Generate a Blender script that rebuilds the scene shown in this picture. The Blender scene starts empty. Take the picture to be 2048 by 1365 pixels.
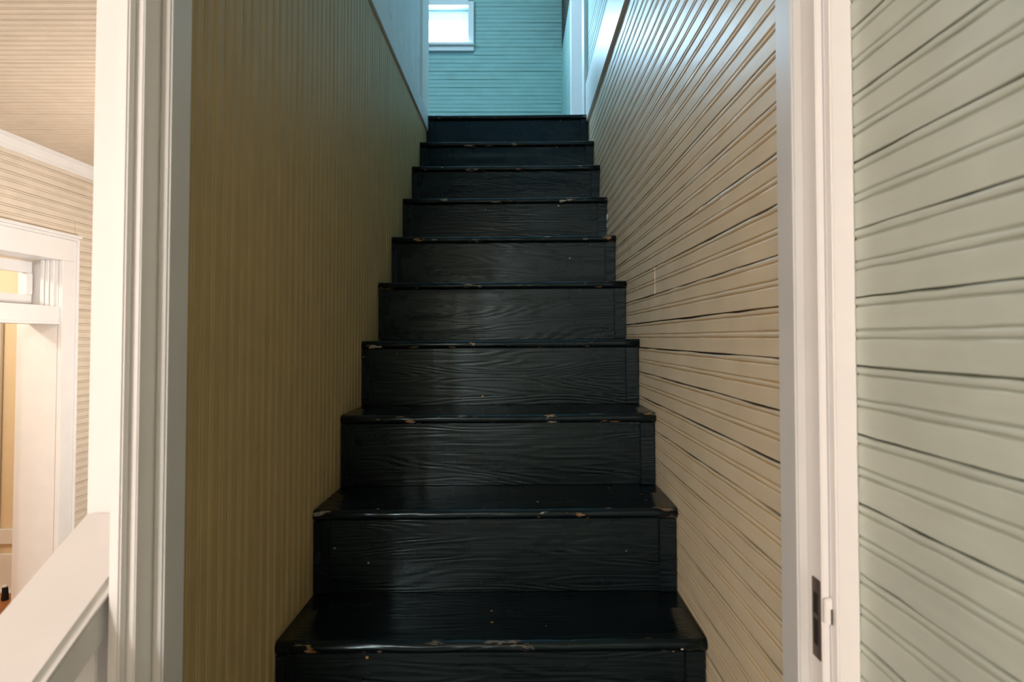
import bpy, bmesh, math, random
from mathutils import Matrix, Vector
random.seed(7)
SC = bpy.context.scene
C = SC.collection
E = 1.75                                    # eye height above the room floor (floor is z = 0)

# ------------------------------------------------------------------ camera
cd = bpy.data.cameras.new('camera')
cam = bpy.data.objects.new('camera', cd); C.objects.link(cam)
cam.location = (0, 0, E); cam.rotation_euler = (math.radians(91.5), 0, 0)
cd.sensor_width = 36; cd.lens = 1200 / 2048 * 36
cd.shift_x = -11 / 2048; cd.shift_y = -37.9 / 2048
cd.clip_start = 0.02
cd.dof.use_dof = True; cd.dof.focus_distance = 2.0; cd.dof.aperture_fstop = 5.6
SC.camera = cam

# ------------------------------------------------------------------ world, lights, exposure
w = bpy.data.worlds.new('world'); SC.world = w; w.use_nodes = True
w.node_tree.nodes['Background'].inputs[0].default_value = (0.62, 0.86, 1.0, 1)
w.node_tree.nodes['Background'].inputs[1].default_value = 8.0
SC.view_settings.view_transform = 'Standard'; SC.view_settings.look = 'None'
SC.view_settings.gamma = 1; SC.view_settings.use_curve_mapping = False
SC.view_settings.exposure = 0.0

def area(name, loc, direction, sx, sy, power, col):
    l = bpy.data.lights.new(name, 'AREA'); l.shape = 'RECTANGLE'; l.size = sx; l.size_y = sy
    l.energy = power; l.color = col
    o = bpy.data.objects.new(name, l); C.objects.link(o); o.location = loc
    o.rotation_euler = Vector(direction).to_track_quat('-Z', 'Z').to_euler()
    return o
def bulb(name, loc, r, power, col):
    l = bpy.data.lights.new(name, 'POINT'); l.shadow_soft_size = r; l.energy = power; l.color = col
    o = bpy.data.objects.new(name, l); C.objects.link(o); o.location = loc
    return o
WARM = (1.0, 0.965, 0.97); DAY = (0.45, 0.75, 1.0)
bulb('hall_bulb', (-1.40, -3.0, E + 0.72), 0.09, 205, WARM)                       # ceiling lamp of the hall behind the camera
bulb('room_fill', (-1.25, 3.05, E - 0.05), 0.10, 82, (1.0, 0.96, 0.91))                # added unseen point light to brighten the left room
area('hall_fill_light', (-2.0, -3.42, E - 0.1), (0, 1, 0.02), 1.2, 1.5, 28, (1.0, 0.99, 0.97))   # unseen area light added as soft fill from behind the camera
area('landing_window_light', (-0.69, 5.16, E + 2.655), (0, -1, -0.12), 0.40, 0.21, 30, DAY)  # daylight in the small landing window
area('upper_window_light', (-1.95, 3.4, E + 2.95), (1, -0.60, -0.35), 0.9, 1.1, 135, DAY)    # daylight in the upper side window
bulb('far_room_fill', (-3.9, 2.9, E + 0.75), 0.08, 50, (1.0, 0.92, 0.80))      # unseen point light added to light the room beyond the doorway

# ------------------------------------------------------------------ materials
def nodes(name):
    m = bpy.data.materials.new(name); m.use_nodes = True
    nt = m.node_tree; return m, nt, nt.nodes['Principled BSDF']
def N(nt, t, **kw):
    n = nt.nodes.new(t)
    for k, v in kw.items():
        if k.startswith('_'): setattr(n, k[1:], v)
        else: n.inputs[k.replace('__', ' ')].default_value = v
    return n
def coords(nt, scale=(1, 1, 1), rnd=True):
    tc = N(nt, 'ShaderNodeTexCoord'); mp = N(nt, 'ShaderNodeMapping'); mp.inputs['Scale'].default_value = scale
    if rnd:
        oi = N(nt, 'ShaderNodeObjectInfo'); mu = N(nt, 'ShaderNodeMath', _operation='MULTIPLY'); mu.inputs[1].default_value = 37.0
        nt.links.new(oi.outputs['Random'], mu.inputs[0])
        ad = N(nt, 'ShaderNodeVectorMath', _operation='ADD')
        nt.links.new(tc.outputs['Object'], ad.inputs[0]); nt.links.new(mu.outputs[0], ad.inputs[1])
        nt.links.new(ad.outputs[0], mp.inputs['Vector'])
    else:
        nt.links.new(tc.outputs['Object'], mp.inputs['Vector'])
    return mp.outputs[0], tc
def ramp(nt, fac, stops):
    r = N(nt, 'ShaderNodeValToRGB'); nt.links.new(fac, r.inputs[0])
    e = r.color_ramp.elements
    while len(e) < len(stops): e.new(0.5)
    for x, (p, c) in zip(e, stops): x.position = p; x.color = (*c, 1) if len(c) == 3 else c
    return r.outputs[0]
def mixc(nt, fac, a, b, blend='MIX'):
    m = N(nt, 'ShaderNodeMix', _data_type='RGBA', _blend_type=blend)
    if isinstance(fac, float): m.inputs[0].default_value = fac
    else: nt.links.new(fac, m.inputs[0])
    for s, v in ((6, a), (7, b)):
        if isinstance(v, tuple): m.inputs[s].default_value = (*v, 1)
        else: nt.links.new(v, m.inputs[s])
    return m.outputs[2]
def g(v): return (v, v, v)

def paint(name, col, rough=0.45, mottle=0.11, grain=(3, 40, 40), bump=0.3, dist=0.0009, spots=None):
    m, nt, b = nodes(name)
    v, tc = coords(nt, grain)
    n1 = N(nt, 'ShaderNodeTexNoise', Scale=1.0, Detail=4.0, Roughness=0.6); nt.links.new(v, n1.inputs['Vector'])
    v2, _ = coords(nt, (9, 9, 9))
    n2 = N(nt, 'ShaderNodeTexNoise', Scale=1.0, Detail=5.0); nt.links.new(v2, n2.inputs['Vector'])
    lo = tuple(c * (1 - mottle) for c in col); hi = tuple(min(1, c * (1 + mottle * 0.6)) for c in col)
    c = ramp(nt, n2.outputs['Fac'], [(0.3, lo), (0.7, hi)])
    c = mixc(nt, 0.35, c, ramp(nt, n1.outputs['Fac'], [(0.3, lo), (0.7, hi)]))
    if spots:
        vo = N(nt, 'ShaderNodeTexVoronoi', Scale=spots[0]); v3, _ = coords(nt, spots[1]); nt.links.new(v3, vo.inputs['Vector'])
        k = ramp(nt, vo.outputs['Distance'], [(0.0, g(1)), (spots[2], g(0))])
        c = mixc(nt, k, c, spots[3])
    nt.links.new(c, b.inputs['Base Color'])
    b.inputs['Roughness'].default_value = rough
    bp = N(nt, 'ShaderNodeBump', Strength=bump, Distance=dist)
    mx = N(nt, 'ShaderNodeMath', _operation='ADD'); nt.links.new(n1.outputs['Fac'], mx.inputs[0]); nt.links.new(n2.outputs['Fac'], mx.inputs[1])
    nt.links.new(mx.outputs[0], bp.inputs['Height']); nt.links.new(bp.outputs[0], b.inputs['Normal'])
    return m

def black_paint(name, tread):
    """glossy black paint over open wood grain, rubbed nosings, flecks of old paint"""
    m, nt, b = nodes(name)
    v, tc = coords(nt, (1.1, 9, 9))
    nd = N(nt, 'ShaderNodeTexNoise', Scale=1.0, Detail=2.0, Roughness=0.5); nt.links.new(v, nd.inputs['Vector'])
    mu = N(nt, 'ShaderNodeMath', _operation='MULTIPLY'); nt.links.new(nd.outputs['Fac'], mu.inputs[0]); mu.inputs[1].default_value = 150.0
    sn = N(nt, 'ShaderNodeMath', _operation='SINE'); nt.links.new(mu.outputs[0], sn.inputs[0])
    vf, _ = coords(nt, (5, 160, 160))
    nf = N(nt, 'ShaderNodeTexNoise', Scale=1.0, Detail=3.0); nt.links.new(vf, nf.inputs['Vector'])
    ma = N(nt, 'ShaderNodeMath', _operation='MULTIPLY_ADD'); nt.links.new(sn.outputs[0], ma.inputs[0]); ma.inputs[1].default_value = 0.22
    nt.links.new(nf.outputs['Fac'], ma.inputs[2])
    vs, _ = coords(nt, (5, 9, 9))
    ns = N(nt, 'ShaderNodeTexNoise', Scale=1.0, Detail=5.0, Roughness=0.65); nt.links.new(vs, ns.inputs['Vector'])
    nt.links.new(ramp(nt, ns.outputs['Fac'], [(0.35, g(0.16 if tread else 0.22)), (0.7, g(0.30 if tread else 0.38))]), b.inputs['Roughness'])
    bp = N(nt, 'ShaderNodeBump', Strength=0.5, Distance=0.0016)
    nt.links.new(ma.outputs[0], bp.inputs['Height']); nt.links.new(bp.outputs[0], b.inputs['Normal'])
    c = ramp(nt, ns.outputs['Fac'], [(0.4, (0.0016, 0.0036, 0.0046)), (0.75, (0.0050, 0.0075, 0.0092))])
    # flecks
    vv, _ = coords(nt, (1, 1, 1))
    vo = N(nt, 'ShaderNodeTexVoronoi', Scale=26.0); nt.links.new(vv, vo.inputs['Vector'])
    sp = ramp(nt, vo.outputs['Distance'], [(0.0, g(1)), (0.07, g(1)), (0.10, g(0))])
    sx = N(nt, 'ShaderNodeSeparateColor'); nt.links.new(vo.outputs['Color'], sx.inputs[0])
    gt = N(nt, 'ShaderNodeMath', _operation='GREATER_THAN'); nt.links.new(sx.outputs[0], gt.inputs[0]); gt.inputs[1].default_value = 0.86
    mm = N(nt, 'ShaderNodeMath', _operation='MULTIPLY'); nt.links.new(sp, mm.inputs[0]); nt.links.new(gt.outputs[0], mm.inputs[1])
    fleck = ramp(nt, sx.outputs[1], [(0.45, (0.40, 0.38, 0.33)), (0.6, (0.35, 0.20, 0.07))])
    c = mixc(nt, mm.outputs[0], c, fleck)
    if tread:
        # rubbed-through patches along the nosing: object y is the distance behind the front edge
        so = N(nt, 'ShaderNodeSeparateXYZ'); nt.links.new(tc.outputs['Object'], so.inputs[0])
        ab = N(nt, 'ShaderNodeMath', _operation='SUBTRACT'); nt.links.new(so.outputs['Y'], ab.inputs[0]); ab.inputs[1].default_value = 0.005
        aa = N(nt, 'ShaderNodeMath', _operation='ABSOLUTE'); nt.links.new(ab.outputs[0], aa.inputs[0])
        near = ramp(nt, aa.outputs[0], [(0.004, g(1)), (0.011, g(0))])
        vw, _ = coords(nt, (16, 60, 60))
        nw = N(nt, 'ShaderNodeTexNoise', Scale=1.0, Detail=4.0, Roughness=0.6); nt.links.new(vw, nw.inputs['Vector'])
        wm = ramp(nt, nw.outputs['Fac'], [(0.61, g(0)), (0.66, g(1))])
        k = N(nt, 'ShaderNodeMath', _operation='MULTIPLY'); nt.links.new(near, k.inputs[0]); nt.links.new(wm, k.inputs[1])
        vq, _ = coords(nt, (9, 9, 9))
        nq = N(nt, 'ShaderNodeTexNoise', Scale=1.0, Detail=1.0); nt.links.new(vq, nq.inputs['Vector'])
        wc = ramp(nt, nq.outputs['Fac'], [(0.42, (0.30, 0.29, 0.25)), (0.5, (0.26, 0.14, 0.05)), (0.6, (0.10, 0.09, 0.07))])
        c = mixc(nt, k.outputs[0], c, wc)
    nt.links.new(c, b.inputs['Base Color'])
    b.inputs['Specular IOR Level'].default_value = 0.33; b.inputs['Specular Tint'].default_value = (0.66, 0.92, 1.0, 1)
    return m

M = {
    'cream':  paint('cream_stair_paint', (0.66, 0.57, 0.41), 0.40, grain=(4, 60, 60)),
    'cream_shaded':  paint('shaded_cream_stair_paint', (0.40, 0.305, 0.14), 0.5, grain=(4, 60, 60)),  # same cream paint, darkened in colour for the dimmer light on the left wall
    'cream_shaded_dark': paint('shaded_cream_dark_tone', (0.38, 0.28, 0.12), 0.7),  # slightly deeper tone of the darkened cream, for groove faces
    'cream_dark': paint('cream_dark_tone', (0.50, 0.36, 0.18), 0.7),  # browner, darker tone for the groove faces
    'sage':   paint('sage_hall_paint', (0.55, 0.60, 0.53), 0.5, grain=(4, 60, 60)),
    'sage_dark': paint('sage_dark_tone', (0.40, 0.44, 0.36), 0.7),  # darker sage for groove faces and board backing
    'mint':   paint('mint_landing_paint', (0.33, 0.52, 0.47), 0.5, grain=(4, 60, 60)),
    'mint_dark': paint('mint_dark_tone', (0.20, 0.33, 0.34), 0.7),  # darker mint for groove faces and the back wall's backing
    'beige':  paint('warm_beige_room_paint', (0.74, 0.65, 0.54), 0.5, grain=(3, 40, 40)),
    'beige_dark': paint('beige_dark_tone', (0.56, 0.46, 0.35), 0.7),  # darker beige for groove faces, backing and the hall's back wall
    'tan':    paint('tan_ceiling_paint', (0.66, 0.54, 0.42), 0.55, grain=(3, 40, 40)),
    'tan_dark': paint('tan_dark_tone', (0.57, 0.46, 0.35), 0.7),  # darker tan for ceiling grooves and backing
    'white':  paint('white_trim_paint', (0.83, 0.81, 0.80), 0.35, 0.04, grain=(14, 14, 3), bump=0.2),
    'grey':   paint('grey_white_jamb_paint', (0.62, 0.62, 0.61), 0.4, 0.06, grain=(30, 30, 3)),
    'pale':   paint('pale_grey_knotty_paint', (0.66, 0.68, 0.70), 0.45, 0.08, grain=(4, 40, 40),
                    spots=(1.0, (7, 16, 16), 0.16, (0.25, 0.26, 0.28))),
    'gap':    paint('dark_gap', (0.05, 0.04, 0.03), 0.9),
    'plain':  paint('plain_plaster', (0.70, 0.68, 0.64), 0.7),
    'orange': paint('apricot_wall_paint', (0.80, 0.65, 0.44), 0.6, 0.03),
    'wood':   paint('orange_brown_floorboards', (0.42, 0.16, 0.05), 0.35, 0.3, grain=(2, 30, 30)),
    'greyfloor': paint('worn_grey_floor_paint', (0.30, 0.28, 0.26), 0.5, 0.15),
    'tread':  black_paint('worn_black_tread_paint', True),
    'riser':  black_paint('glossy_black_riser_paint', False),
}
m, nt, b = nodes('dark_bronze'); b.inputs['Base Color'].default_value = (0.16, 0.12, 0.09, 1); b.inputs['Metallic'].default_value = 0.9; b.inputs['Roughness'].default_value = 0.38; M['bronze'] = m
m, nt, b = nodes('matte_black'); b.inputs['Base Color'].default_value = (0.01, 0.01, 0.01, 1); b.inputs['Roughness'].default_value = 0.9; M['dark_matte'] = m
m = bpy.data.materials.new('window_glass'); m.use_nodes = True; nt = m.node_tree; nt.nodes.clear()
o_ = N(nt, 'ShaderNodeOutputMaterial'); tr = N(nt, 'ShaderNodeBsdfTransparent'); gl = N(nt, 'ShaderNodeBsdfGlossy'); gl.inputs['Roughness'].default_value = 0.03
mx = N(nt, 'ShaderNodeMixShader')
mx.inputs[0].default_value = 0.07; nt.links.new(tr.outputs[0], mx.inputs[1]); nt.links.new(gl.outputs[0], mx.inputs[2]); nt.links.new(mx.outputs[0], o_.inputs[0])
M['glass'] = m

# ------------------------------------------------------------------ mesh helpers
def obj(name, me, mats, parent=None, mat=None):
    o = bpy.data.objects.new(name, me); C.objects.link(o)
    if mats and not me.materials:
        for q in (mats if isinstance(mats, (list, tuple)) else [mats]): me.materials.append(q)
    if parent: o.parent = parent
    if mat is not None: o.matrix_basis = mat
    return o
def box_into(bm, x0, x1, y0, y1, z0, z1):
    vs = [bm.verts.new(p) for p in ((x0,y0,z0),(x1,y0,z0),(x1,y1,z0),(x0,y1,z0),(x0,y0,z1),(x1,y0,z1),(x1,y1,z1),(x0,y1,z1))]
    for f in ((0,3,2,1),(4,5,6,7),(0,1,5,4),(1,2,6,5),(2,3,7,6),(3,0,4,7)): bm.faces.new([vs[i] for i in f])
def done(bm, name, bevel=0.0, segs=2):
    bmesh.ops.recalc_face_normals(bm, faces=bm.faces)
    if bevel:
        bmesh.ops.bevel(bm, geom=list(bm.edges), offset=bevel, segments=segs, affect='EDGES', clamp_overlap=True)
    me = bpy.data.meshes.new(name); bm.to_mesh(me); bm.free(); return me
def box(name, m, x, y, z, parent=None, bevel=0.0, struct=False):
    """x, y, z are (lo, hi) pairs in world metres; origin at the bottom centre"""
    cx, cy = (x[0]+x[1])/2, (y[0]+y[1])/2
    bm = bmesh.new(); box_into(bm, x[0]-cx, x[1]-cx, y[0]-cy, y[1]-cy, 0, z[1]-z[0])
    o = obj(name, done(bm, name, bevel), m, parent, Matrix.Translation((cx, cy, z[0])))
    if struct: o['kind'] = 'structure'
    return o
def boxes(name, m, lst, parent=None):
    bm = bmesh.new()
    for (x, y, z) in lst: box_into(bm, x[0], x[1], y[0], y[1], z[0], z[1])
    o = obj(name, done(bm, name), m, parent)
    if parent is None: o['kind'] = 'structure'
    return o
def extrude_profile(name, pts, axis, a0, a1, m, parent=None, segs=1, smooth=False):
    """closed 2-D profile swept along a world axis: axis 'x' -> pts are (y, z), 'y' -> (x, z), 'z' -> (x, y)"""
    bm = bmesh.new(); rings = []
    for k in range(segs + 1):
        a = a0 + (a1 - a0) * k / segs
        rings.append([bm.verts.new((a, p, q) if axis == 'x' else (p, a, q) if axis == 'y' else (p, q, a)) for p, q in pts])
    n = len(pts)
    for r0, r1 in zip(rings, rings[1:]):
        for i in range(n): bm.faces.new((r0[i], r0[(i+1) % n], r1[(i+1) % n], r1[i]))
    bm.faces.new(rings[0]); bm.faces.new(list(reversed(rings[-1])))
    me = done(bm, name)
    return obj(name, me, m, parent)
def wall(name, lst, m=None):
    return boxes(name, m or M['gap'], lst)

# one tongue-and-groove beaded board: length along +x, width along +z (joint and bead at the top edge), face towards -y
def board_mesh(name, w_, L, mats, segs=1, seed=0, fine=True, wob=0.0005, gap=0.0012, depth=1):
    rr = random.Random(seed); s = w_ / 0.0835
    if fine:
        P = [(0.0, -.008, 0), (0.0, -.0016, 1), (.0012, -.0002, 0), (.0035, .0003, 0), (.0070, .0003, 0), (.0092, -.0008, 1), (.0104, -.0034, 1), (.0122, -.0010, 0), (.0140, 0, 0),
             (.0365, 0, 0), (.0382, -.0010, 1), (.0396, -.0034, 1), (.0410, -.0008, 0), (.0430, .0003, 0), (.0460, .0003, 0), (.0482, -.0008, 1), (.0496, -.0034, 1), (.0512, -.0010, 0), (.0530, 0, 0),
             (.0815, 0, 0), (.0828, -.0012, 1), (.0832, -.008, 1)]
    else:
        P = [(0.0, -.008, 0), (.0006, -.0005, 0), (.0040, .0003, 0), (.0088, -.0005, 1), (.0104, -.0034, 1), (.0126, 0, 0),
             (.0380, 0, 1), (.0396, -.0034, 1), (.0412, -.0003, 0), (.0480, -.0003, 1), (.0496, -.0034, 1), (.0516, 0, 0), (.0822, -.0003, 0), (.0832, -.008, 0)]
    bm = bmesh.new(); rings = []
    for k in range(segs + 1):
        x = L * k / segs
        ring = []
        e0 = gap * rr.choice((.15, .4, .8, 1.0, 1.3, 1.9)) * rr.uniform(.8, 1.2)
        for i, (t, d, mi) in enumerate(P):
            tt = t * s; jt = rr.uniform(-wob, wob) * s; jd = rr.uniform(-wob, wob) * .35
            if i in (0, 1): tt = e0 + (0 if i == 0 else abs(jt) * .5)
            elif i == 2: tt = max(tt, e0 + .0008)
            elif i >= len(P) - 2: jt = -abs(jt)
            ring.append(bm.verts.new((x, -(d + (jd if 0 < i < len(P) - 1 else 0)), w_ - tt - (jt if 2 <= i < len(P) - 1 else 0))))
        rings.append(ring)
    for r0, r1 in zip(rings, rings[1:]):
        for i in range(len(P) - 1):
            f = bm.faces.new((r0[i], r0[i+1], r1[i+1], r1[i])); f.material_index = P[i][2]; f.smooth = fine and P[i+1][0] - P[i][0] < .01
        bm.faces.new((r0[-1], r0[0], r1[0], r1[-1]))
    for r in (rings[0], rings[-1]): bm.faces.new([bm.verts.new(q.co) for q in r])      # end caps keep their own normals
    if depth != 1:
        for q in bm.verts:
            if -.0078 < -q.co.y < -.0001: q.co.y *= depth
    bmesh.ops.recalc_face_normals(bm, faces=bm.faces)
    me = bpy.data.meshes.new(name); bm.to_mesh(me); bm.free()
    for q in mats: me.materials.append(q)
    return me
def basis(ax, ay, az, loc):
    return Matrix(((ax[0], ay[0], az[0], loc[0]), (ax[1], ay[1], az[1], loc[1]), (ax[2], ay[2], az[2], loc[2]), (0, 0, 0, 1)))
# orientations (length, into wall, width)
FACE_NX = ((0, -1, 0), (1, 0, 0), (0, 0, 1))      # face -x, runs towards -y
FACE_PX = ((0, 1, 0), (-1, 0, 0), (0, 0, 1))      # face +x, runs towards +y
FACE_NY = ((1, 0, 0), (0, 1, 0), (0, 0, 1))       # face -y
FACE_DN = ((1, 0, 0), (0, 0, 1), (0, -1, 0))      # ceiling, runs along +x
UP_PX = ((0, 0, 1), (-1, 0, 0), (0, -1, 0))       # vertical boards on a wall facing +x
CACHE = {}
def put_board(parent, key, w_, L, mats, orient, loc, segs=1, fine=True, variants=4, gap=0.0012, wob=0.0005, depth=1):
    v = random.randrange(variants)
    k = (key, round(w_, 4), round(L, 3), v)
    if k not in CACHE: CACHE[k] = board_mesh('board', w_, L, mats, segs, len(CACHE) * 13 + 5, fine, wob, gap, depth)
    off = random.uniform(-.0005, .0005)
    n = orient[1]; loc = (loc[0] + n[0]*off, loc[1] + n[1]*off, loc[2] + n[2]*off)
    return obj('board', CACHE[k], None, parent, basis(*orient, loc))

XL, XR = -0.485, 0.380          # stair walls
XH = 0.4147                     # right wall of the hall
YF, YJ = 0.735, 0.834           # casing face and back of the doorway jamb
UP = E + 1.19                   # upper floor level
CE = E + 1.13                   # lower ceiling
TOP = E + 3.60                  # upper ceiling
XW = -2.85                      # far wall of the left room
BY = 5.08                       # back wall of the landing

# ------------------------------------------------------------------ floors and ceilings
box('floor', M['greyfloor'], (XW - 0.10, XH + .25), (-3.6, 5.7), (-0.1, 0), struct=True)
box('floor_upper', M['riser'], (-2.1, XR + .30), (3.20, BY + .1), (CE + .02, UP - .012), struct=True)
box('floor_upper_side', M['wood'], (-2.1, -0.59), (.80, 3.20), (CE + .02, UP - .012), struct=True)
box('ceiling_upper', M['plain'], (-2.2, XR + .30), (.62, BY + .2), (TOP, TOP + .1), struct=True)
ceil = boxes('ceiling', M['tan_dark'], [((XW - .1, -.585), (-3.6, 5.7), (CE + .009, CE + .02)), ((-.585, XH + .1), (-3.6, .75), (CE + .009, CE + .02))])
y = 5.55
while y > .9:
    put_board(ceil, 'ceil', .075, 2.25, (M['tan'], M['tan_dark']), FACE_DN, (XW, y, CE), fine=False, depth=.35); y -= .075

# ------------------------------------------------------------------ left stair wall, partition to the left room
wl = wall('wall_left', [((-.60, XL - .008), (.863, 3.22), (0, CE + .02))])
k = 0; y0 = .918 - .0645
while y0 < 3.20:
    ww = min(.0645, 3.22 - y0)
    if y0 < .863: ww = .918 - .863
    o = put_board(wl, 'left', ww, 1.10 + 1.30, (M['cream_shaded'], M['cream_shaded_dark']), UP_PX, (XL, max(y0, .863) + ww, E - 1.30), segs=10, wob=.0005, gap=.0009, depth=.55, variants=8)
    y0 += .0645
trim_end = box('trim_1', M['white'], (-.606, XL - .001), (.850, .862), (0.05, CE), bevel=.002, struct=True)
trim_l = box('trim_2', M['pale'], (XL - .02, XL + .009), (.863, 3.17), (E + 1.10, E + 1.195), bevel=.003, struct=True)
wu = boxes('wall_upper_left', M['plain'], [((-.60, XL - .016), (.84, 3.00), (E + 1.15, E + 2.03))])
y0 = .86
while y0 < 2.99:
    ww = min(.142, 3.0 - y0)
    bm = bmesh.new(); box_into(bm, 0, .835, -.006, .006, .0008, ww - .0008)
    obj('board', done(bm, 'board', .0015, 1), M['pale'], wu, basis(*UP_PX, (XL - .013, y0 + ww, E + 1.195))); y0 += .142
box('guard_post', M['white'], (-.61, XL + .004), (3.0, 3.215), (UP - .01, E + 2.06), wu, bevel=.004)
box('guard_cap', M['white'], (-.63, XL + .02), (.84, 3.24), (E + 2.04, E + 2.08), wu, bevel=.004)

# ------------------------------------------------------------------ right stair wall
wr = wall('wall_right', [((XR + .008, XR + .12), (YJ + .002, 3.26), (0, E + 1.16))])
wr2 = wall('wall_upper_right', [((XR + .008, XR + .12), (.62, 3.31), (E + 1.16, TOP)), ((XR + .008, XR + .12), (3.96, BY + .1), (CE, TOP)), ((XR + .008, XR + .12), (3.31, 3.96), (UP + 2.02, TOP))])
cm = (M['cream'], M['cream_dark'])
h = .0456 - .0755 * 18
while h < 1.16:
    L = 3.24 - (YJ + .003)
    if abs(h - .1211) < .01:
        put_board(wr, 'right_s', .0755, 3.24 - 1.662, cm, FACE_NX, (XR, 3.24, E + h), segs=24, variants=1, gap=.0018, wob=.0009)
        o = put_board(wr, 'right_t', .0755, 1.660 - (YJ + .003), cm, FACE_NX, (XR + .0012, 1.660, E + h), segs=12, variants=1, gap=.0018, wob=.0009)
    else:
        put_board(wr, 'right', .0755, L, cm, FACE_NX, (XR, 3.24, E + h), segs=36, variants=12, gap=.0018, wob=.0009)
    h += .0755
mm_ = (M['mint'], M['mint_dark'])
while E + h < TOP:
    L = 3.20 - .80
    put_board(wr2, 'upright', .0755, L, mm_, FACE_NX, (XR, 3.20, E + h), segs=4)
    if h < 2.4: put_board(wr2, 'uprfar', .0755, BY - 4.062, mm_, FACE_NX, (XR, BY, E + h), segs=1, fine=False)
    h += .0755
box('trim_3', M['white'], (XR - .013, XR + .005), (.86, 3.20), (E + 1.155, E + 1.37), bevel=.003, struct=True)

# landing doorway on the right
d3 = bpy.data.objects.new('door_3', None); C.objects.link(d3); d3.location = (XR, 3.7, UP); d3['kind'] = 'structure'
inv3 = Matrix.Translation((-XR, -3.7, -UP))
def under(o, p):
    o.parent = p; o.matrix_basis = p.matrix_basis.inverted() @ o.matrix_basis if False else Matrix.Translation(-Vector(p.location)) @ o.matrix_basis
    return o
for nm, mt, x, y, z in (('casing', 'white', (XR - .020, XR + .004), (3.205, 3.315), (UP - .01, UP + 2.10)),
                        ('casing', 'white', (XR - .020, XR + .004), (3.955, 4.060), (UP - .01, UP + 2.10)),
                        ('casing', 'white', (XR - .022, XR + .004), (3.205, 4.060), (UP + 2.10, UP + 2.21)),
                        ('jamb', 'white', (XR + .001, XR + .115), (3.300, 3.322), (UP - .01, UP + 2.05)),
                        ('jamb', 'white', (XR + .001, XR + .115), (3.950, 3.965), (UP - .01, UP + 2.05)),
                        ('jamb', 'white', (XR + .001, XR + .115), (3.323, 3.949), (UP + 2.03, UP + 2.05)),
                        ('opening_blocker', 'white', (XR + .085, XR + .12), (3.325, 3.948), (UP, UP + 2.025))):  # last entry: unseen panel added to close the opening against light leaks
    under(box(nm, M[mt], x, y, z, bevel=.002), d3)

# ------------------------------------------------------------------ landing back wall and its window
wx0, wx1, wz0, wz1 = -1.02, -.374, E + 2.455, E + 2.883        # outside of the casing
ox0, ox1, oz0, oz1 = -.97, -.421, E + 2.515, E + 2.846         # opening
wb = wall('wall_back', [((-2.1, ox0), (BY + .008, BY + .14), (CE + .022, TOP)), ((ox1, XR + .12), (BY + .008, BY + .14), (CE + .022, TOP)),
                        ((ox0, ox1), (BY + .008, BY + .14), (CE + .022, oz0)), ((ox0, ox1), (BY + .008, BY + .14), (oz1, TOP))], M['mint_dark'])
z = UP - .03
while z < TOP - .07:
    if z + .0703 > wz0 and z < wz1:
        put_board(wb, 'backr', .0703, XR - wx1, mm_, FACE_NY, (wx1, BY, z), fine=False, segs=3, depth=.35, gap=.0022)
        put_board(wb, 'backl', .0703, wx0 + 2.0, mm_, FACE_NY, (-2.0, BY, z), fine=False, segs=2)
    else:
        put_board(wb, 'back', .0703, XR + 2.0, mm_, FACE_NY, (-2.0, BY, z), fine=False, segs=8, gap=.0022, depth=.35, variants=8)
    z += .0703
w1 = bpy.data.objects.new('window_1', None); C.objects.link(w1); w1.location = ((ox0 + ox1) / 2, BY, oz0); w1['kind'] = 'structure'
for nm, x, y, z in (('casing', (wx0, ox0), (BY - .02, BY + .012), (wz0 + .055, wz1)), ('casing', (ox1, wx1), (BY - .02, BY + .012), (wz0 + .055, wz1)),
                    ('casing', (ox0, ox1), (BY - .021, BY + .012), (oz1, wz1 + .02)),
                    ('window_sill', (wx0 - .01, wx1 + .004), (BY - .045, BY + .10), (oz0 - .020, oz0)), ('apron', (wx0, wx1), (BY - .016, BY + .012), (wz0, oz0 - .021)),
                    ('window_frame', (ox0 + .001, ox0 + .052), (BY + .07, BY + .105), (oz0 + .001, oz1)), ('window_frame', (ox1 - .052, ox1 - .001), (BY + .07, BY + .105), (oz0 + .001, oz1)),
                    ('window_frame', (ox0 + .053, ox1 - .053), (BY + .07, BY + .105), (oz1 - .079, oz1)), ('window_frame', (ox0 + .053, ox1 - .053), (BY + .07, BY + .105), (oz0 + .001, oz0 + .03))):
    under(box(nm, M['white'], x, y, z, bevel=.002), w1)
under(box('glass_pane', M['glass'], (ox0 + .053, ox1 - .053), (BY + .086, BY + .089), (oz0 + .031, oz1 - .08)), w1)

# other upper walls
wus = wall('wall_upper_side', [((-2.12, -2.0), (.62, BY + .14), (CE + .022, TOP))], M['mint'])
wuf = wall('wall_upper_front', [((-2.0, XR + .008), (.62, .80), (CE + .02, TOP))], M['pale'])

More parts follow.
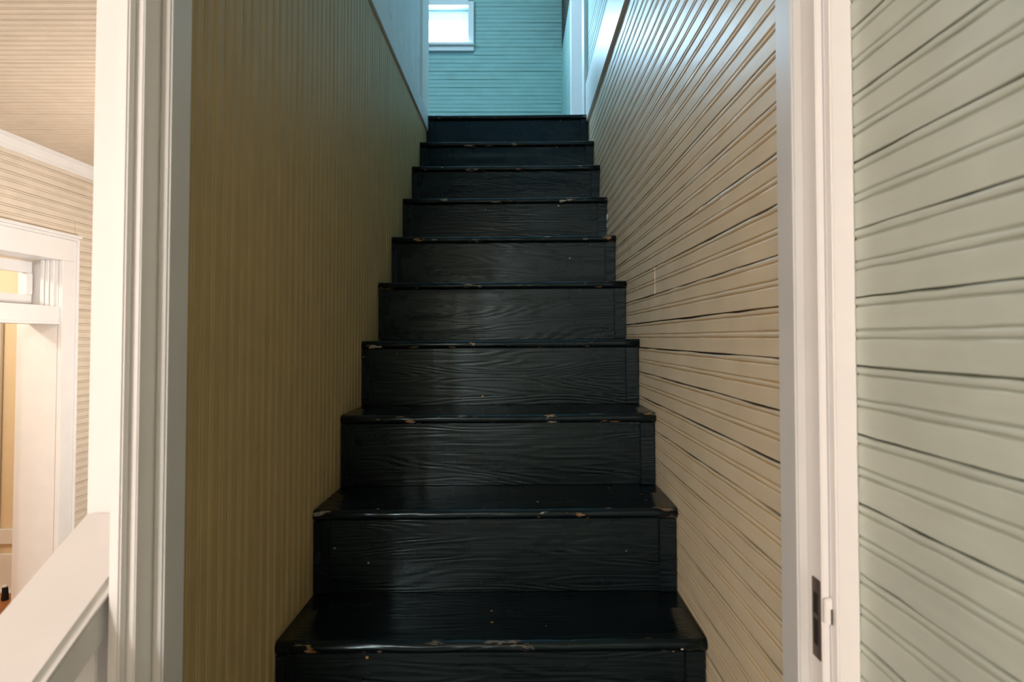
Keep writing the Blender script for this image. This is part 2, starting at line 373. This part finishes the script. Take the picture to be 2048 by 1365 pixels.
# ------------------------------------------------------------------ doorway at the foot of the stairs
d1 = bpy.data.objects.new('door_1', None); C.objects.link(d1); d1.location = (-.045, .78, E - 1.0); d1['kind'] = 'structure'
HEAD = E + 1.00
jl, jr = -.4725, .3766                                         # rabbet faces
zb = .35
parts = [
    ('jamb', 'white', (-.486, jl), (.750, YJ), (zb, HEAD), .0015), ('jamb', 'white', (jr, XR + .006), (.750, YJ), (zb, HEAD), .0015),
    ('jamb', 'white', (jl + .001, jr - .001), (.750, YJ), (HEAD - .012, HEAD), .0015),
    ('door_stop', 'grey', (jl, -.4575), (.784, YJ + .0), (zb, HEAD - .012), .0025), ('door_stop', 'grey', (.3622, jr), (.784, YJ), (zb, HEAD - .012), .0025),
    ('door_stop', 'grey', (-.456, .361), (.784, YJ), (HEAD - .026, HEAD - .0125), .0025),
    ('casing', 'white', (-.4965, -.4822), (.735, .7495), (zb, HEAD), .0022),
    ('casing', 'white', (.3873, .4158), (.735, .7495), (zb, HEAD), .0022),
    ('casing', 'white', (-.4965, .4145), (.735, .7495), (HEAD + .001, CE), .0022)]
for nm, mt, x, y, z, bv in parts: under(box(nm, M[mt], x, y, z, bevel=bv), d1)
boxes('wall_front', M['white'], [((XR + .007, XH + .12), (.7505, .8335), (0, CE))])
boxes('wall_front_header', M['white'], [((-.495, XR + .006), (.7505, .8335), (HEAD + .001, CE))])

# strike plate on the right rabbet
bm = bmesh.new()
def plate_quads(bm, x, ys, zs, holes, th):
    for i in range(len(ys) - 1):
        for j in range(len(zs) - 1):
            if (i, j) in holes: continue
            box_into(bm, x - th, x, ys[i], ys[i+1], zs[j], zs[j+1])
ys = [.7535, .7580, .7690, .7725]
zs = [E - .4010, E - .3850, E - .3530, E - .3465, E - .3205, E - .3030]
plate_quads(bm, jr - .0002, ys, zs, {(1, 1), (1, 3)}, .0016)
bmesh.ops.remove_doubles(bm, verts=bm.verts, dist=1e-6)
sp = obj('strike_plate', done(bm, 'strike_plate'), M['bronze']); sp['label'] = 'dark bronze strike plate'
hol = obj('mortise_shade', None or (lambda b_: (box_into(b_, jr - .0008, jr - .0001, .7582, .7688, E - .3850, E - .3530), box_into(b_, jr - .0008, jr - .0001, .7582, .7688, E - .3465, E - .3205), done(b_, 'mortise_shade'))[2])(bmesh.new()), M['dark_matte'], sp)  # flat black slabs put in for the shade inside the strike holes
tab = box('strike_lip', M['white'], (jr + .0002, jr + .0098), (.7440, .7515), (E - .3520, E - .3205), bevel=.0012); tab.parent = sp
tab2 = box('strike_lip', M['bronze'], (jr + .0072, jr + .0094), (.7432, .7500), (E - .3518, E - .3330), bevel=.0005); tab2.parent = sp
under(sp, d1)

# ------------------------------------------------------------------ right wall of the hall
wh = wall('wall_hall', [((XH + .008, XH + .12), (-3.6, .7500), (0, CE + .02))], M['sage_dark'])
h = .049 - .0835 * 21
sm = (M['sage'], M['sage_dark'])
while E + h < CE:
    put_board(wh, 'hall', .0835, .735 + .9, sm, FACE_NX, (XH, .7365, E + h), segs=44, variants=12, gap=.0010, wob=.0010, depth=.8); h += .0835
box('wall_hall_back', M['beige_dark'], (XW - .1, XH + .2), (-3.6, -3.48), (0, CE), struct=True)

# ------------------------------------------------------------------ left room: beaded wall, doorway with transom, crown
ww_ = .0937
wroom = wall('wall_room', [((XW - .10, XW - .008), (3.86, 5.6), (0, CE + .02)), ((XW - .10, XW - .008), (-3.6, 2.62), (0, CE + .02)), ((XW - .10, XW - .008), (2.62, 3.86), (E + .64, CE + .02))], M['beige_dark'])
bmts = (M['beige'], M['beige_dark'])
z = E + .655 - ww_ * 25
while z < CE - .01:
    if z < E + .62:
        put_board(wroom, 'room', ww_, 5.55 - 3.852, bmts, FACE_PX, (XW, 3.852, z), fine=False, segs=6, variants=4, gap=.0018, depth=.6)
        put_board(wroom, 'roomn', ww_, 6.1, bmts, FACE_PX, (XW, -3.48, z), fine=False, segs=2, variants=2)
    elif z < E + .70:
        put_board(wroom, 'room', ww_, 5.55 - 3.852, bmts, FACE_PX, (XW, 3.852, z), fine=False, segs=6, variants=4, gap=.0018, depth=.6)
        put_board(wroom, 'rooma', ww_, 3.849 + 3.48, bmts, FACE_PX, (XW, -3.48, z), fine=False, segs=8, variants=2, gap=.0018)
    else:
        put_board(wroom, 'roomb', ww_, 5.55 + 3.48, bmts, FACE_PX, (XW, -3.48, z), fine=False, segs=10, variants=3, gap=.0018, depth=.6)
    z += ww_
box('wall_room_rear', M['beige'], (-.60, -.50), (3.221, 5.7), (0, CE + .008), struct=True)
box('wall_right_rear', M['beige'], (XR + .008, XR + .12), (3.261, 5.7), (0, CE), struct=True)
box('wall_stair_rear', M['beige'], (-.50, XR + .008), (5.55, 5.7), (0, CE), struct=True)
box('wall_room_end', M['beige'], (XW - .1, -.61), (5.55, 5.7), (0, CE + .02), struct=True)
box('baseboard_room', M['white'], (XW + .001, XW + .018), (3.852, 5.55), (0.001, .20), bevel=.004, struct=True)
box('baseboard_room_near', M['white'], (XW + .001, XW + .018), (-3.48, 2.62), (0.001, .20), bevel=.004, struct=True)
crown = extrude_profile('trim_4', [(XW - .004, E + 1.055), (XW + .010, E + 1.055), (XW + .012, E + 1.070), (XW + .020, E + 1.074), (XW + .026, E + 1.090), (XW + .042, E + 1.108), (XW + .056, E + 1.114), (XW + .058, E + 1.129), (XW - .004, E + 1.129)], 'y', -3.4, 5.5, M['white'])
crown['kind'] = 'structure'
d2 = bpy.data.objects.new('door_2', None); C.objects.link(d2); d2.location = (XW, 3.25, 0); d2['kind'] = 'structure'
oy0, oy1 = 2.75, 3.725
for nm, mt, x, y, z, bv in (
    ('casing', 'white', (XW - .01, XW + .022), (oy1, 3.835), (0, E + .4835), .003), ('casing', 'white', (XW - .01, XW + .022), (oy0 - .11, oy0), (0, E + .4835), .003),
    ('casing', 'white', (XW - .01, XW + .023), (oy0 - .11, 3.835), (E + .4840, E + .618), .003),
    ('back_band', 'white', (XW - .01, XW + .034), (3.8355, 3.850), (0, E + .632), .003), ('back_band', 'white', (XW - .01, XW + .034), (oy0 - .125, oy0 - .1105), (0, E + .632), .003),
    ('cap_moulding', 'white', (XW - .01, XW + .036), (oy0 - .125, 3.8345), (E + .6185, E + .634), .003), ('cap_moulding', 'white', (XW - .01, XW + .048), (oy0 - .135, 3.856), (E + .6345, E + .652), .004),
    ('jamb', 'white', (XW - .26, XW - .001), (oy1, 3.76), (0, E + .4835), .002), ('jamb', 'white', (XW - .26, XW - .001), (oy0 - .035, oy0), (0, E + .4835), .002),
    ('jamb', 'white', (XW - .26, XW - .001), (oy0, oy1 - .001), (E + .4838, E + .52), .002),
    ('transom_bar', 'white', (XW - .20, XW + .004), (oy0 + .001, oy1 - .001), (E + .098, E + .1957), .003), ('transom_bar', 'white', (XW - .19, XW + .012), (oy0 + .001, oy1 - .001), (E + .084, E + .0975), .003),
    ('jamb_stop', 'white', (XW - .052, XW - .028), (oy1 - .012, oy1 - .0005), (E + .196, E + .483), .002), ('jamb_stop', 'white', (XW - .076, XW - .054), (oy1 - .020, oy1 - .0005), (E + .196, E + .483), .002), ('jamb_stop', 'white', (XW - .098, XW - .078), (oy1 - .028, oy1 - .0005), (E + .196, E + .483), .002),
    ('transom_sash', 'white', (XW - .20, XW - .16), (oy0 + .002, oy1 - .012), (E + .400, E + .470), .003), ('transom_sash', 'white', (XW - .20, XW - .16), (oy0 + .002, oy1 - .012), (E + .205, E + .265), .003),
    ('transom_sash', 'white', (XW - .20, XW - .155), (oy1 - .055, oy1 - .012), (E + .2655, E + .3995), .003), ('transom_sash', 'white', (XW - .20, XW - .16), (oy0 + .002, oy0 + .045), (E + .2655, E + .3995), .003)):
    under(box(nm, M[mt], x, y, z, bevel=bv), d2)
under(box('glass_pane', M['glass'], (XW - .182, XW - .178), (oy0 + .046, oy1 - .056), (E + .2655, E + .3995)), d2)

# the room beyond that doorway
wfar = boxes('wall_far', M['orange'], [((-4.7, XW - .101), (4.19, 4.3), (0, CE)), ((-4.8, -4.7), (1.4, 4.3), (0, CE)), ((-4.7, XW - .101), (1.4, 1.5), (0, CE))])
box('ceiling_far', M['plain'], (-4.8, XW - .101), (1.4, 4.3), (CE, CE + .1), struct=True)
box('floor_far', M['wood'], (-4.8, XW - .101), (1.4, 4.3), (-.1, 0), struct=True)
box('baseboard_far', M['white'], (-4.69, XW - .262), (4.165, 4.189), (0.001, .262), bevel=.004, struct=True)
box('trim_5', M['white'], (-4.69, XW - .262), (4.168, 4.189), (.327, .430), bevel=.004, struct=True)
box('trim_6', M['white'], (-3.72, -3.585), (4.160, 4.189), (.2625, E + .16), bevel=.004, struct=True)
box('trim_7', M['white'], (-4.69, XW - .262), (4.135, 4.1645), (0.001, .022), bevel=.006, struct=True)

# ------------------------------------------------------------------ staircase
st = bpy.data.objects.new('staircase', None); C.objects.link(st); st.location = (0, 0, 0)
st['label'] = 'black painted wooden staircase rising between beadboard walls, paint worn along its nosings'; st['category'] = 'staircase'
Z1, RUN, H1, RISE, TILT = 1.2097, .2169, -.6045, .1995, -.0076
TH, OV = .026, .018
tw = {9: -.001, 8: -.016, 4: .003, 2: -.003}
def hz(i): return E + H1 + RISE * i + tw.get(i, 0)
def yz(i): return Z1 + RUN * i
def tread_mesh(x0, x1, depth, seed):
    rr = random.Random(seed); r = .012
    prof = [(depth, -TH), (r, -TH)]
    prof += [(r - r * math.sin(a), -TH + r - r * math.cos(a)) for a in (math.radians(d) for d in (22, 45, 68, 90))]
    prof += [(r - r * math.cos(a), -r + r * math.sin(a)) for a in (math.radians(d) for d in (15, 30, 45, 60, 75, 90))]
    prof += [(.05, .0), (depth * .6, 0), (depth, 0)]
    bm = bmesh.new(); rings = []; n = len(prof); S = 18
    for k in range(S + 1):
        x = x0 + (x1 - x0) * k / S; j = rr.uniform(-.0009, .0009); e = abs(2 * k / S - 1)
        wear = -.0018 * (1 - e) ** .5
        rings.append([bm.verts.new((x, p + (j if p < .02 else 0), q + (wear + j * .5 if (p < .06 and q > -.01) else 0))) for p, q in prof])
    for r0, r1 in zip(rings, rings[1:]):
        for i in range(n):
            f = bm.faces.new((r0[i], r0[(i+1) % n], r1[(i+1) % n], r1[i])); f.smooth = 1 <= i < n - 2
    bm.faces.new(rings[0]); bm.faces.new(list(reversed(rings[-1])))
    return done(bm, 'tread')
for i in range(-5, 10):
    narrow = i in (-2, -3) or i == -2
    xa, xb = (XL + .0026, XR - .0026)
    if i == -2: xa, xb = (-.4555, .3605)
    z = hz(i); y = yz(i)
    rot = Matrix.Rotation(TILT, 4, 'Y')
    d = RUN + OV + .004 if i < 9 else .10
    if i == 9: d = .075
    obj('tread', tread_mesh(xa, xb, d, 40 + i), M['tread'], st, Matrix.Translation((0, y, z)) @ rot)
    zl = (hz(i - 1) if i > -5 else .004); hgt = z - TH - zl
    bm = bmesh.new(); S = 10
    box_into(bm, xa, xb, 0, .016, 0, hgt)
    obj('riser', done(bm, 'riser', .0008, 1), M['riser'], st, Matrix.Translation((0, y + OV, zl + .0003)) @ rot)
    if i >= -1:
        # right batten: one flat strip; left batten: stepped double strip
        bm = bmesh.new(); box_into(bm, xb - .040, xb - .0005, -.010, 0, 0.001, hgt)
        obj('batten', done(bm, 'batten', .0015, 1), M['riser'], st, Matrix.Translation((0, y + OV - .0002, zl + .0003)) @ rot)
        for (a, b_, t) in ((.0005, .018, .014), (.0185, .036, .008)):
            bm = bmesh.new(); box_into(bm, xa + a, xa + b_, -t, 0, 0.001, hgt)
            obj('batten', done(bm, 'batten', .003 if t > .01 else .002, 2), M['riser'], st, Matrix.Translation((0, y + OV - .0002, zl + .0003)) @ rot)

# ------------------------------------------------------------------ sloping white hand rail beside the lower steps
hr = bpy.data.objects.new('banister', None); C.objects.link(hr); hr.location = (-.55, .05, 0)
hr['label'] = 'wide white sloping banister cap with square balusters, butting against the doorway trim'; hr['category'] = 'banister'
SL = .545
def rz(y): return E - .304 + SL * (y - .7329)
def sloped(name, x0, x1, ya, yb, up, dn, bevel, m):
    bm = bmesh.new()
    vs = [bm.verts.new(p) for p in ((x0,ya,rz(ya)-dn),(x1,ya,rz(ya)-dn),(x1,yb,rz(yb)-dn),(x0,yb,rz(yb)-dn),(x0,ya,rz(ya)-up),(x1,ya,rz(ya)-up),(x1,yb,rz(yb)-up),(x0,yb,rz(yb)-up))]
    for f in ((0,3,2,1),(4,5,6,7),(0,1,5,4),(1,2,6,5),(2,3,7,6),(3,0,4,7)): bm.faces.new([vs[i] for i in f])
    o = obj(name, done(bm, name, bevel, 3), m); return under(o, hr)
sloped('rail_cap', -.606, -.4975, -.0 + .10, .8485, 0, .022, .008, M['white'])
sloped('rail_fascia', -.596, -.5045, .10, .8485, .0225, .069, .002, M['white'])
for yb in (.765, .60, .44, .28):
    bm = bmesh.new(); box_into(bm, -.018, .018, -.018, .018, 0, rz(yb) - .082)
    o = obj('baluster', done(bm, 'baluster', .002, 1), M['white'], None, Matrix.Translation((-.535, yb, .002))); under(o, hr)
bm = bmesh.new(); box_into(bm, -.05, .05, -.05, .05, .002, rz(.05) + .06); box_into(bm, -.06, .06, -.06, .06, rz(.05) + .061, rz(.05) + .085)
o = obj('newel_post', done(bm, 'newel_post', .004, 1), M['white'], None, Matrix.Translation((-.552, .045, 0))); under(o, hr)

# ------------------------------------------------------------------ small dark door stop on the far floor
bm = bmesh.new()
bmesh.ops.create_cone(bm, cap_ends=True, segments=16, radius1=.022, radius2=.016, depth=.085, matrix=Matrix.Translation((0, 0, .0425)))
ds = obj('doorstop', done(bm, 'doorstop', .003, 2), M['dark_matte'], None, Matrix.Translation((-3.42, 4.05, .002)))
ds['label'] = 'small dark doorstop with pale tip on the orange-brown floor by the doorway'; ds['category'] = 'doorstop'
bm = bmesh.new(); bmesh.ops.create_cone(bm, cap_ends=True, segments=16, radius1=.017, radius2=.012, depth=.012, matrix=Matrix.Translation((0, 0, .0915)))
obj('tip', done(bm, 'tip', .002, 1), M['white'], ds)
